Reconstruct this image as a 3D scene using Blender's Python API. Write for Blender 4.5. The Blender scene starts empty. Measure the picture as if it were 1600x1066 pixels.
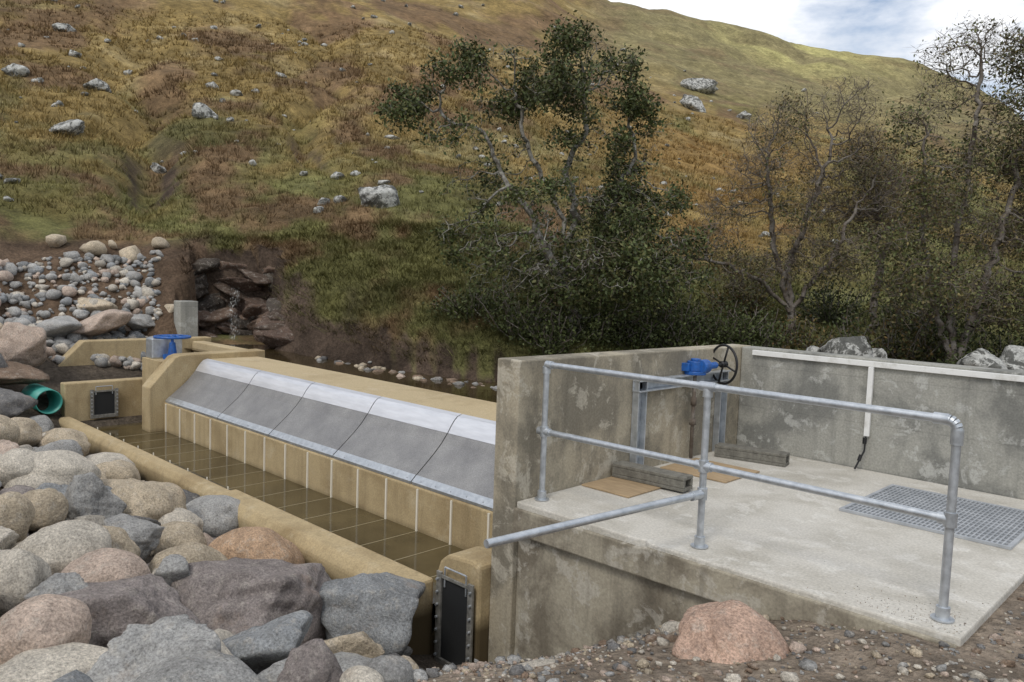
import bpy, bmesh, math, random, numpy as np
from mathutils import Matrix, Vector
random.seed(7); rng=np.random.RandomState(11)
scene=bpy.context.scene; COL=scene.collection
# ------------------------------------------------------------ frame of reference
FA=math.radians(44.3)
F0=np.array([-math.sin(FA),math.cos(FA)]); R0=np.array([math.cos(FA),math.sin(FA)])
def ss(x,a,b):
    t=np.clip((x-a)/(b-a),0,1); return t*t*(3-2*t)
def bearing(b,r):
    b=math.radians(b); v=F0*math.cos(b)+R0*math.sin(b); return v[0]*r,v[1]*r
_perm={}
def vn(x,y,seed=0):
    if seed not in _perm: _perm[seed]=np.random.RandomState(seed+100).rand(256,256)
    T=_perm[seed]; xi=np.floor(x).astype(int); yi=np.floor(y).astype(int)
    fx=x-xi; fy=y-yi; fx=fx*fx*(3-2*fx); fy=fy*fy*(3-2*fy)
    a=T[xi&255,yi&255];b=T[(xi+1)&255,yi&255];c=T[xi&255,(yi+1)&255];d=T[(xi+1)&255,(yi+1)&255]
    return a+(b-a)*fx+(c-a)*fy+(a-b-c+d)*fx*fy
def fbm(x,y,seed=0,o=4):
    s=0;a=.5;n=0
    for i in range(o):
        s=s+a*vn(x*2**i+7.3*i,y*2**i+3.1*i,seed+i); n+=a; a*=.5
    return s/n
# ------------------------------------------------------------ terrain
_lx=np.linspace(math.log(10),math.log(260),400)
_g=np.interp(_lx,np.log([13,13.6,15,20,28,45,80,130,200.]),[0,.08,.17,.29,.42,.58,.74,.87,1.])
_k=np.exp(-np.linspace(-2,2,21)**2); _k/=_k.sum()
_gs=np.convolve(np.pad(_g,10,mode='edge'),_k,mode='valid')
_w=ss(np.exp(_lx),14,17); _g=_g*(1-_w)+_gs*_w
TH=[-75,-33,-26,-20,-16,-9,-4.6,-1,10,23,33,75];RR=[20,19,18.5,18,17.3,14.4,13.2,12.8,13,14.5,15,16]
TR=[-75,-33,-10,0,6.1,11.5,18.9,26,29.7,33,45,75];TV=[.38,.42,.44,.41,.353,.317,.276,.248,.218,.185,.13,.1]
def polar(X,Y):
    d=X*F0[0]+Y*F0[1]; l=X*R0[0]+Y*R0[1]
    return np.hypot(X,Y), np.degrees(np.arctan2(l,d))
def hgt(X,Y):
    X=np.asarray(X,float);Y=np.asarray(Y,float)
    r,th=polar(X,Y)
    zw=np.interp(X,[-30,-20,-18,-16.5,-15,-14,-5.3,-4.4,-4.0,-3.56,-2.4,-1.3,10],[1.2,.9,.4,-.2,-.9,-1.25,-1.5,-1.68,-1.5,-1.02,-.28,-.05,0])
    t=np.clip((4.4-Y)/4.4,0,1); near=zw*(1-t)+.1*t
    near=near+(fbm(X*1.3,Y*1.3,3)-.5)*.16*ss(np.abs(Y-6.4),1.7,2.6)
    plat=ss(X,-4.6,-4.3)*(1-ss(X,-1.25,-1.08))*ss(Y,4.45,4.6)
    near=near-.2*plat
    behind=ss(Y,8.05,8.5)*ss(X,-4.9,-4.3); near=near*(1-behind)+(.35+(fbm(X,Y,5)-.5)*.3)*behind
    r0=np.interp(th,TH,RR)+(fbm(th*.35,th*0,9,3)-.5)*1.4
    g=np.interp(np.log(np.maximum(np.minimum(r,200)-r0+13,11)),_lx,_g); t0=-1.7/r0
    tr=np.interp(th,TR,TV)
    zz=1.78+np.minimum(r,200)*(t0+(tr-t0)*g)
    zz=zz-np.maximum(r-200,0)*.22; zz=np.maximum(zz,-3)
    fade=ss(r,r0,r0+4)
    amp=np.minimum(r,160)
    zz=zz+fade*((fbm(X/24,Y/24,20,3)-.5)*.05*amp+(fbm(X/6,Y/6,30,3)-.5)*.019*amp*np.minimum(1,50/amp)+(fbm(X/1.1,Y/1.1,40,3)-.5)*.38)
    gl=np.exp(-((th+25+(fbm(r/9,r*0,50)-.5)*6)/1.6)**2)*ss(r,23,30)*(1-ss(r,60,90)); zz=zz-gl*1.2
    gl2=np.exp(-((th+14.5+(fbm(r/7,r*0,52)-.5)*8)/1.0)**2)*ss(r,26,34)*(1-ss(r,70,95)); zz=zz-gl2*.8
    wob=(fbm(X*1.2,Y*1.2,60,3)-.5)
    wn=1-ss(np.abs(th+19.8+wob*3.0),2.4,3.0)
    floor_=.0+np.maximum(r-r0,0)*.06
    face=ss(r+wob*1.6,20.5,21.2)
    zn=floor_*(1-face)+zz*face
    zz=zz*(1-wn)+np.minimum(zz,zn)*wn
    m=ss(r,r0-.35,r0)
    side=1-ss(np.abs(th),85,115)
    return near*(1-m*side)+zz*m*side
def col_at(X,Y,Z,steep):
    r,th=polar(X,Y); r0=np.interp(th,TH,RR)
    t=(Z-1.78)/np.maximum(r,1)
    n1=fbm(X/9,Y/9,70,4);n2=fbm(X/2.4,Y/2.4,75,4);n3=fbm(X/.6,Y/.6,80,3); nn=fbm(th/3,np.log(r)*9,85,4)
    c=lambda a:np.array(a)[None,:]
    gold=c([.250,.180,.070]);green=c([.118,.124,.045]);red=c([.165,.102,.058]);straw=c([.34,.275,.15]);olive=c([.215,.190,.095]);rush=c([.085,.085,.032])
    def mix(a,b,w): w=np.clip(w,0,1)[:,None]; return a*(1-w)+b*w
    K=np.broadcast_to(gold,(len(X),3)).copy()
    K=mix(K,straw,ss(n2,.50,.74)*.55)
    K=mix(K,green,ss(.18-t+(n1-.5)*.28+(n2-.5)*.2,.0,.16)*.85)
    K=mix(K,green,ss(nn+(n2-.5)*.3,.46,.66)*.55*(1-ss(r,100,140)))
    K=mix(K,rush,np.exp(-((th+22+(n1-.5)*10)/5)**2)*ss(r,25,29)*(1-ss(r,36,44))*ss(n2,.35,.55)*.8)
    K=mix(K,red,ss(nn+(n1-.5)*.5+(n2-.5)*.35+ss(t,.14,.26)*.20-ss(th,-5,12)*.15,.56,.78)*.85)
    K=mix(K,c([.27,.165,.06]),np.exp(-((th-14)/7)**2)*ss(r,20,26)*(1-ss(r,70,90))*ss(n1,.3,.5)*.75)
    w=ss(r,85,125)*ss(th,2,8); K=mix(K,olive,w*.85)
    K=mix(K,red*.9,ss(n1+(n2-.5)*.4,.55,.68)*w*.45)
    w=ss(r,150,180)*np.exp(-((th-19)/5)**2)*ss(n1,.35,.55); K=mix(K,c([.46,.43,.17]),w*.7)  # sunlit spot on the far ridge, painted into the grass colour
    K=K*(.68+.64*n3)[:,None]*(.8+.4*n2)[:,None]
    dirt=c([.215,.175,.135]); wd=1-ss(r,r0-.6,r0); K=mix(K,dirt*(.6+.8*n3[:,None]),wd)
    rip=wd*(1-ss(X,-4.4,-3.5)); K=K*(1-.6*rip)[:,None]  # ground under riprap darkened, painting shade into the gaps between stones
    K=mix(K,c([.075,.054,.040])*(.4+1.2*n3[:,None]),ss(steep+(n2-.5)*.35,.85,1.3)*(1-ss(r,30,45)))
    K=mix(K,c([.13,.088,.058])*(.6+.8*n3[:,None]),ss(-th+(n1-.5)*8,22.5,24)*(1-ss(r+(n2-.5)*2.5,21.5,22.5))*ss(r,r0-1,r0))
    return np.clip(K,.005,.8)
# ------------------------------------------------------------ mesh helpers
def link(o,parent=None):
    COL.objects.link(o)
    if parent: o.parent=parent
    return o
def empty(name):
    e=bpy.data.objects.new(name,None); e.empty_display_size=.2; return link(e)
def mk(name,V,Fc,mat,smooth=False,colors=None,parent=None):
    V=np.asarray(V,np.float32);Fc=np.asarray(Fc,np.int32);k=Fc.shape[1]
    me=bpy.data.meshes.new(name); me.vertices.add(len(V)); me.vertices.foreach_set("co",V.ravel())
    me.loops.add(Fc.size); me.loops.foreach_set("vertex_index",Fc.ravel())
    me.polygons.add(len(Fc)); me.polygons.foreach_set("loop_start",np.arange(0,Fc.size,k,dtype=np.int32))
    me.polygons.foreach_set("loop_total",np.full(len(Fc),k,np.int32))
    me.polygons.foreach_set("use_smooth",np.full(len(Fc),smooth,bool))
    me.update(calc_edges=True); me.validate()
    if colors is not None:
        a=me.color_attributes.new("tint","FLOAT_COLOR","POINT"); C=np.ones((len(V),4),np.float32); C[:,:3]=colors; a.data.foreach_set("color",C.ravel())
    me.materials.append(mat); return link(bpy.data.objects.new(name,me),parent)
def bm_obj(name,bm,mat,parent=None,smooth=False,bevel=0):
    me=bpy.data.meshes.new(name); bm.normal_update(); bm.to_mesh(me); bm.free()
    if smooth:
        for p in me.polygons: p.use_smooth=True
    me.materials.append(mat); o=link(bpy.data.objects.new(name,me),parent)
    if bevel:
        b=o.modifiers.new("bevel","BEVEL"); b.width=bevel; b.segments=2; b.limit_method='ANGLE'
    return o
def addbox(bm,x0,x1,y0,y1,z0,z1):
    r=bmesh.ops.create_cube(bm,size=1)
    for v in r['verts']: v.co=Vector(((x0+x1)/2+v.co.x*(x1-x0),(y0+y1)/2+v.co.y*(y1-y0),(z0+z1)/2+v.co.z*(z1-z0)))
    return r['verts']
def box(name,x0,x1,y0,y1,z0,z1,mat,parent=None,bevel=.008):
    bm=bmesh.new(); addbox(bm,x0,x1,y0,y1,z0,z1); return bm_obj(name,bm,mat,parent,bevel=bevel)
def addtube(bm,a,b,r,seg=16,r2=None):
    a=Vector(a);b=Vector(b);d=b-a
    M=Matrix.Translation((a+b)/2)@d.to_track_quat('Z','Y').to_matrix().to_4x4()
    return bmesh.ops.create_cone(bm,cap_ends=True,segments=seg,radius1=r,radius2=r if r2 is None else r2,depth=d.length,matrix=M)
def prism(name,prof,s0,s1,mat,parent,bevel,f):
    bm=bmesh.new(); A=[bm.verts.new(f(s0,p)) for p in prof];B=[bm.verts.new(f(s1,p)) for p in prof];n=len(prof)
    bm.faces.new(A);bm.faces.new(B[::-1])
    for i in range(n): bm.faces.new((A[i],B[i],B[(i+1)%n],A[(i+1)%n]))
    bmesh.ops.recalc_face_normals(bm,faces=bm.faces); return bm_obj(name,bm,mat,parent,bevel=bevel)
def prism_x(name,prof,x0,x1,mat,parent=None,bevel=.01): return prism(name,prof,x0,x1,mat,parent,bevel,lambda s,p:(s,p[0],p[1]))
def prism_y(name,prof,y0,y1,mat,parent=None,bevel=.01): return prism(name,prof,y0,y1,mat,parent,bevel,lambda s,p:(p[0],s,p[1]))
# ------------------------------------------------------------ materials
def newmat(name,rough=.8,metal=0.,col=(.5,.5,.5)):
    m=bpy.data.materials.new(name);m.use_nodes=True;nt=m.node_tree;b=nt.nodes['Principled BSDF']
    b.inputs['Roughness'].default_value=rough;b.inputs['Metallic'].default_value=metal;b.inputs['Base Color'].default_value=(*col,1)
    return m,nt,b
def coord(nt,scale=(1,1,1)):
    t=nt.nodes.new('ShaderNodeTexCoord');mp=nt.nodes.new('ShaderNodeMapping');mp.inputs['Scale'].default_value=scale
    nt.links.new(t.outputs['Object'],mp.inputs['Vector']);return mp.outputs['Vector']
def noise(nt,vec,scale,detail=4,rough=.55,dist=0):
    n=nt.nodes.new('ShaderNodeTexNoise');n.inputs['Scale'].default_value=scale;n.inputs['Detail'].default_value=detail
    n.inputs['Roughness'].default_value=rough;n.inputs['Distortion'].default_value=dist;nt.links.new(vec,n.inputs['Vector']);return n.outputs['Fac']
def rmap(nt,v,a,b,c=0,d=1):
    n=nt.nodes.new('ShaderNodeMapRange');n.inputs[1].default_value=a;n.inputs[2].default_value=b;n.inputs[3].default_value=c;n.inputs[4].default_value=d
    nt.links.new(v,n.inputs[0]);return n.outputs[0]
def mixc(nt,fac,a,b,blend='MIX'):
    n=nt.nodes.new('ShaderNodeMix');n.data_type='RGBA';n.blend_type=blend
    for i,v in ((0,fac),(6,a),(7,b)):
        if isinstance(v,bpy.types.NodeSocket): nt.links.new(v,n.inputs[i])
        elif isinstance(v,(int,float)): n.inputs[i].default_value=v
        else: n.inputs[i].default_value=(*v,1)
    return n.outputs[2]
def math_(nt,op,a,b):
    n=nt.nodes.new('ShaderNodeMath');n.operation=op
    for i,v in ((0,a),(1,b)):
        if isinstance(v,bpy.types.NodeSocket): nt.links.new(v,n.inputs[i])
        else: n.inputs[i].default_value=v
    return n.outputs[0]
def grey(nt,v):
    n=nt.nodes.new('ShaderNodeCombineColor')
    for i in range(3): nt.links.new(v,n.inputs[i])
    return n.outputs[0]
def bump(nt,b,h,strength,dist=.02):
    n=nt.nodes.new('ShaderNodeBump');n.inputs['Strength'].default_value=strength;n.inputs['Distance'].default_value=dist
    nt.links.new(h,n.inputs['Height']);nt.links.new(n.outputs[0],b.inputs['Normal'])
def attr(nt,name='tint'):
    n=nt.nodes.new('ShaderNodeAttribute');n.attribute_name=name;return n.outputs['Color']
def sepz(nt):
    t=nt.nodes.new('ShaderNodeTexCoord');s=nt.nodes.new('ShaderNodeSeparateXYZ');nt.links.new(t.outputs['Object'],s.inputs[0]);return s.outputs
def concrete(name,base,dark,light,p=(.50,.62),lightp=(.56,.62),streak=.5,boards=False,wet=None,lstr=.6,sc=1.1):
    m,nt,b=newmat(name,.88); v=coord(nt)
    n1=noise(nt,v,sc,7,.62,.3);n2=noise(nt,v,3.5,7,.7,.4);n3=noise(nt,v,55,3,.6)
    c=mixc(nt,rmap(nt,n1,p[0],p[1]),base,dark)
    c=mixc(nt,math_(nt,'MULTIPLY',rmap(nt,n2,lightp[0],lightp[1]),lstr),c,light)
    if streak: n4=noise(nt,coord(nt,(5,5,.35)),1.6,5,.6); c=mixc(nt,rmap(nt,n4,.5,.75,0,streak),c,tuple(x*.55 for x in dark))
    c=mixc(nt,1.,c,grey(nt,rmap(nt,n3,.3,.7,.8,1.15)),'MULTIPLY')
    if boards:
        z=sepz(nt)[2]; w=math_(nt,'FRACT',math_(nt,'MULTIPLY',z,2.2),0); l=rmap(nt,w,0,.035,.72,1); c=mixc(nt,.7,c,grey(nt,l),'MULTIPLY')
    if wet is not None:
        z=sepz(nt)[2]; zz=math_(nt,'ADD',z,math_(nt,'MULTIPLY',n2,.12)); c=mixc(nt,rmap(nt,zz,wet+.16,wet+.02),c,(.085,.06,.026))
    nt.links.new(c,b.inputs['Base Color'])
    bump(nt,b,math_(nt,'ADD',math_(nt,'MULTIPLY',n3,.3),n2),.35,.012); return m
M_weir=concrete('tan_concrete',(.43,.335,.19),(.28,.205,.105),(.50,.42,.28),(.48,.68),(.55,.68),.4,wet=-1.10)
M_weirtop=concrete('pale_tan_concrete',(.47,.375,.225),(.37,.285,.16),(.54,.45,.31),(.5,.7),(.55,.7),.0)  # paler tan tone for the crest slab and wing wall return
M_wall=concrete('weathered_concrete_wall',(.37,.325,.24),(.20,.178,.135),(.50,.46,.375),(.46,.57),(.54,.59),.4,lstr=.65)
M_back=concrete('shuttered_concrete_wall',(.32,.315,.28),(.185,.185,.168),(.46,.46,.43),(.45,.56),(.55,.60),.45,boards=True,lstr=.65)
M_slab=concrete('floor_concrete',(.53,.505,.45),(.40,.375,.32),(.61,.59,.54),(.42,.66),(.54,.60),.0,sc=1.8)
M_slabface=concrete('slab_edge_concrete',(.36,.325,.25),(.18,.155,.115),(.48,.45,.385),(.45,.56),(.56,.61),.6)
m,nt,b=newmat('galvanised_steel',.42,.75); v=coord(nt); n=noise(nt,v,14,6,.7); nt.links.new(mixc(nt,rmap(nt,n,.35,.65),(.42,.45,.48),(.60,.63,.66)),b.inputs['Base Color']); nt.links.new(rmap(nt,n,.3,.7,.32,.55),b.inputs['Roughness']); M_galv=m
m,nt,b=newmat('wedge_wire_screen',.48,.4); v=coord(nt); n=noise(nt,v,2.2,6,.65);n2=noise(nt,coord(nt,(1,40,40)),6,3); n3=noise(nt,v,90,2)
c=mixc(nt,rmap(nt,n,.35,.7),(.22,.217,.217),(.33,.325,.315)); c=mixc(nt,1.,c,grey(nt,rmap(nt,n3,.3,.7,.8,1.2)),'MULTIPLY'); nt.links.new(c,b.inputs['Base Color']); bump(nt,b,n2,.3,.004); M_screen=m
m,nt,b=newmat('brushed_steel_plate',.36,.55); v=coord(nt,(1,6,6)); n=noise(nt,v,3,5); nt.links.new(mixc(nt,rmap(nt,n,.3,.7),(.62,.63,.66),(.76,.77,.80)),b.inputs['Base Color']); M_plate=m
m,nt,b=newmat('white_paint',.5,0,(.74,.74,.72)); v=coord(nt); n=noise(nt,v,8,6,.7); nt.links.new(mixc(nt,rmap(nt,n,.5,.75),(.72,.72,.70),(.52,.51,.47)),b.inputs['Base Color']); M_white=m
M_strip=newmat('pale_joint_strip',.6,0,(.72,.68,.58))[0]; M_strip2=newmat('submerged_joint_strip',.6,0,(.30,.25,.15))[0]
m,nt,b=newmat('blue_paint',.4,0,(.012,.10,.36)); v=coord(nt); n=noise(nt,v,20,4); nt.links.new(mixc(nt,rmap(nt,n,.4,.7),(.01,.10,.38),(.02,.07,.22)),b.inputs['Base Color']); M_blue=m
M_black=newmat('black_cast_iron',.5,.2,(.012,.012,.013))[0]
M_panel=newmat('black_rubber_panel',.7,0,(.014,.015,.016))[0]
m,nt,b=newmat('weathered_steel_frame',.6,.5); n=noise(nt,coord(nt),16,5,.7); nt.links.new(mixc(nt,rmap(nt,n,.35,.65),(.16,.155,.14),(.34,.33,.30)),b.inputs['Base Color']); M_frame=m
M_teal=newmat('teal_plastic_pipe',.45,0,(.05,.30,.25))[0]
m,nt,b=newmat('plywood',.8); n=noise(nt,coord(nt,(2,14,2)),3,6,.6); nt.links.new(mixc(nt,rmap(nt,n,.3,.7),(.44,.32,.19),(.28,.20,.115)),b.inputs['Base Color']); M_ply=m
m,nt,b=newmat('dark_block_concrete',.95); n=noise(nt,coord(nt),18,6,.75); nt.links.new(mixc(nt,rmap(nt,n,.35,.65),(.10,.095,.08),(.21,.20,.17)),b.inputs['Base Color']); bump(nt,b,n,.7,.01); M_block=m
m,nt,b=newmat('grating_steel',.6,.3); n=noise(nt,coord(nt),6,5); nt.links.new(mixc(nt,rmap(nt,n,.35,.65),(.34,.36,.38),(.45,.47,.49)),b.inputs['Base Color']); M_grate=m
M_pit=newmat('grating_backing_plate',.7,.2,(.20,.21,.22))[0]
m,nt,b=newmat('ground_earth_and_grass',.95); v=coord(nt); a=attr(nt)
n1=noise(nt,v,1.7,6,.75);n2=noise(nt,v,16,4,.7);n3=noise(nt,v,.28,5,.7)
c=mixc(nt,1.,a,grey(nt,rmap(nt,n1,.3,.7,.5,1.5)),'MULTIPLY'); c=mixc(nt,1.,c,grey(nt,rmap(nt,n2,.3,.7,.6,1.4)),'MULTIPLY'); c=mixc(nt,1.,c,grey(nt,rmap(nt,n3,.35,.65,.75,1.25)),'MULTIPLY')
nt.links.new(c,b.inputs['Base Color']); b.inputs['Specular IOR Level'].default_value=.15
bump(nt,b,math_(nt,'ADD',n1,math_(nt,'MULTIPLY',n2,.25)),.8,.22); M_ground=m
m,nt,b=newmat('grass_blades',.8); a=attr(nt); nt.links.new(a,b.inputs['Base Color']); b.inputs['Specular IOR Level'].default_value=.2; M_grass=m
m,nt,b=newmat('granite',.85); v=coord(nt); a=attr(nt)
n1=noise(nt,v,3.2,6,.7,.5);n2=noise(nt,v,60,4,.8);n3=noise(nt,v,11,6,.75)
c=mixc(nt,1.,a,grey(nt,rmap(nt,n1,.3,.7,.65,1.3)),'MULTIPLY'); c=mixc(nt,rmap(nt,n3,.52,.70,0,.6),c,(.50,.46,.40)); c=mixc(nt,rmap(nt,n3,.46,.30,0,.5),c,(.12,.11,.10)); c=mixc(nt,1.,c,grey(nt,rmap(nt,n2,.32,.68,.5,1.45)),'MULTIPLY')
c=mixc(nt,rmap(nt,noise(nt,v,2.1,5,.7),.60,.74,0,.35),c,(.38,.24,.14))
nt.links.new(c,b.inputs['Base Color']); bump(nt,b,math_(nt,'ADD',n3,math_(nt,'MULTIPLY',n2,.35)),1.,.035); b.inputs['Specular IOR Level'].default_value=.3; M_rock=m
m,nt,b=newmat('lichened_rock',.9); v=coord(nt); n1=noise(nt,v,2.6,7,.8,.4);n2=noise(nt,v,9,5,.7)
c=mixc(nt,rmap(nt,n1,.47,.53),(.10,.10,.09),(.48,.48,.45)); c=mixc(nt,1.,c,grey(nt,rmap(nt,n2,.3,.7,.6,1.3)),'MULTIPLY'); nt.links.new(c,b.inputs['Base Color']); bump(nt,b,n2,.8,.08); M_lichen=m
m,nt,b=newmat('leaves',.6); a=attr(nt); nt.links.new(a,b.inputs['Base Color']); b.inputs['Specular IOR Level'].default_value=.25; M_leaf=m
m,nt,b=newmat('bark',.9); n=noise(nt,coord(nt),9,5,.7); nt.links.new(mixc(nt,rmap(nt,n,.4,.62),(.09,.08,.065),(.33,.32,.285)),b.inputs['Base Color']); bump(nt,b,n,.6,.02); M_bark=m
m,nt,b=newmat('twig_bark',.9); n=noise(nt,coord(nt),5,4,.7); nt.links.new(mixc(nt,rmap(nt,n,.4,.62),(.10,.078,.06),(.22,.20,.175)),b.inputs['Base Color']); M_twig=m
def watermat(name,c,rough,bs,sc):
    m,nt,b=newmat(name,rough,0,c); b.inputs['IOR'].default_value=1.33; n=noise(nt,coord(nt),sc,3); bump(nt,b,n,bs,.01); n2=noise(nt,coord(nt),1.3,4); nt.links.new(mixc(nt,rmap(nt,n2,.35,.65),c,tuple(x*1.7 for x in c)),b.inputs['Base Color']); return m
M_trough=watermat('shallow_brown_water',(.060,.046,.022),.04,.10,7)
M_pool=watermat('river_pool_water',(.035,.025,.011),.04,.35,5)
m,nt,b=newmat('falling_water',.25,0,(.36,.36,.34)); n=noise(nt,coord(nt,(9,9,.8)),4,4); nt.links.new(rmap(nt,n,.52,.72),b.inputs['Alpha']); M_fall=m
# ------------------------------------------------------------ ground sheet
tha=np.concatenate([np.arange(-62,62,.3),np.arange(62,298,4.)]); ra=np.concatenate([np.geomspace(.3,12,90)[:-1],np.arange(12,30,.16),np.geomspace(30,265,190),np.array([300,360,450,600,900,1500,2600])])
TT,RRg=np.meshgrid(np.radians(tha),ra)
X=(F0[0]*np.cos(TT)+R0[0]*np.sin(TT))*RRg; Y=(F0[1]*np.cos(TT)+R0[1]*np.sin(TT))*RRg
Z=hgt(X,Y); nr,na=X.shape
e=.12; st=np.hypot(hgt(X+e,Y)-hgt(X-e,Y),hgt(X,Y+e)-hgt(X,Y-e))/(2*e)
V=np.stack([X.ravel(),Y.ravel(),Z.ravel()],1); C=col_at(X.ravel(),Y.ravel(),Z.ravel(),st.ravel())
i,j=np.meshgrid(np.arange(nr-1),np.arange(na),indexing='ij'); j2=(j+1)%na
Fc=np.stack([(i*na+j),(i*na+j2),((i+1)*na+j2),((i+1)*na+j)],-1).reshape(-1,4)
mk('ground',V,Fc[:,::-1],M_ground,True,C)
# ------------------------------------------------------------ grass tussocks
def tussocks(name,n,rmin,rmax,tmin,tmax,hb,blades,bright=1.0,seed=1,wd=.007,patch=0,smax=1.0,droop=0):
    g=np.random.RandomState(seed); u=g.rand(n); r=rmin*(rmax/rmin)**u; th=np.radians(g.uniform(tmin,tmax,n))
    x=(F0[0]*np.cos(th)+R0[0]*np.sin(th))*r; y=(F0[1]*np.cos(th)+R0[1]*np.sin(th))*r
    z=hgt(x,y); r0=np.interp(np.degrees(th),TH,RR)
    st=np.hypot(hgt(x+.12,y)-hgt(x-.12,y),hgt(x,y+.12)-hgt(x,y-.12))/.24
    ok=(z>.25)&(st<smax)&(r>r0+.05)&~((np.degrees(th)<-22.8)&(r<22.2))&(fbm(x/2.5,y/2.5,95,3)>patch)
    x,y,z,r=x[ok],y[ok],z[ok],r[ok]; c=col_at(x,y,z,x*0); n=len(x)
    H=hb*(.5+g.rand(n))*(.5+1.0*fbm(x/3,y/3,91))*np.clip(r/25,.8,1.7)
    nb=blades; bx=np.repeat(x,nb);by=np.repeat(y,nb);bz=np.repeat(z,nb);bh=np.repeat(H,nb)*g.uniform(.5,1.1,n*nb); rr=np.repeat(r,nb)
    ang=g.uniform(0,2*np.pi,n*nb); lean=g.uniform(.2,1.2,n*nb)*bh; sp=g.uniform(0,.6,n*nb)*bh
    bx=bx+np.cos(ang)*sp; by=by+np.sin(ang)*sp
    w=wd*np.clip(rr/14,.8,4.5)*g.uniform(.6,1.4,n*nb); a2=ang+g.uniform(-1,1,n*nb)+np.pi/2
    P0=np.stack([bx+np.cos(a2)*w,by+np.sin(a2)*w,bz-.05],1);P1=np.stack([bx-np.cos(a2)*w,by-np.sin(a2)*w,bz-.05],1)
    dx=-bx/np.hypot(bx,by)*droop*bh; dy=-by/np.hypot(bx,by)*droop*bh
    P2=np.stack([bx+np.cos(ang)*lean+dx,by+np.sin(ang)*lean+dy,bz+bh*(.85-.8*droop)],1)
    V=np.stack([P0,P1,P2],1).reshape(-1,3); Fc=np.arange(len(V)).reshape(-1,3)
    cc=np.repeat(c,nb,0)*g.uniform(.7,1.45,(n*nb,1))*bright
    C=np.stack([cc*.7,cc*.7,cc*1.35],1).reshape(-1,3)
    return mk(name,V,Fc,M_grass,False,np.clip(C,0,.8))
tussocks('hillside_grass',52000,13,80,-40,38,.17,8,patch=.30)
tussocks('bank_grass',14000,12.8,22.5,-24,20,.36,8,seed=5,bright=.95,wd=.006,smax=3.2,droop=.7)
# ------------------------------------------------------------ rocks
def ico(n):
    bm=bmesh.new(); bmesh.ops.create_icosphere(bm,subdivisions=n,radius=1)
    V=np.array([v.co[:] for v in bm.verts]);Fc=np.array([[v.index for v in f.verts] for f in bm.faces]);bm.free();return V,Fc
ICO={k:ico(k) for k in (1,2,3,4,5)}
def rockverts(center,size,seed,ang,sub):
    g=np.random.RandomState(seed); V,Fc=ICO[sub]; V=V.copy(); n=V/np.linalg.norm(V,axis=1)[:,None]
    sc=np.ones(len(V))
    if ang>.5: npl=11; lo,hi,kk=.38,.70,(300 if sub>=5 else 130)
    else: npl=10; lo,hi,kk=.93-.45*ang,.99,24
    for k in range(npl):
        p=g.normal(size=3);p/=np.linalg.norm(p);d=g.uniform(lo,hi); dt=n@p
        lim=np.where(dt>.05,d/np.maximum(dt,.05),9)
        sc=-np.log(np.exp(-kk*sc)+np.exp(-kk*np.minimum(lim,2.2)))/kk
    disp=0; q0=.35 if ang>.5 else 1.
    for fr,am in ((2,.05*q0),(4,.028*q0),(9,.009+.006*ang),(18,.004+.006*ang)):
        if sub<4 and fr>6: continue
        for q in range(4):
            kv=g.normal(size=3)*fr*.6; disp=disp+am*np.sin(n@kv+g.uniform(0,6.28))
    W=n*(sc+disp)[:,None]
    ext=(W.max(0)-W.min(0))/2; W=W-(W.max(0)+W.min(0))/2; W=W/ext
    W=W*np.array(size)/2
    tx=g.normal()*.2*(.3+ang); ty=g.normal()*.2*(.3+ang)
    Rm=np.array(Matrix.Rotation(g.normal()*.3,3,'Z')@Matrix.Rotation(tx,3,'X')@Matrix.Rotation(ty,3,'Y'))
    return W@Rm.T+np.array(center),Fc
TAN=(.49,.41,.30);PALE=(.56,.51,.43);PINK=(.48,.38,.31);ORG=(.50,.34,.22);GREY=(.36,.355,.34);DARK=(.18,.175,.17);PURP=(.27,.235,.22);BLUE=(.26,.27,.275);BRN=(.24,.17,.12)
def boulder(x,y,z,w,hh,c,ang,seed,depth=None,name='boulder',mat=None,sub=5):
    V,Fc=rockverts((0,0,0),(w,depth or w*.85,hh),seed,ang,sub)
    Rm=np.array(Matrix.Rotation(FA,3,'Z')); V=V@Rm.T
    tl=np.random.RandomState(seed).uniform(.9,1.15)
    o=mk(name,V,Fc,mat or M_rock,True,np.tile(np.array(c)*tl,(len(V),1))); o.location=(x,y,z); return o
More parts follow.
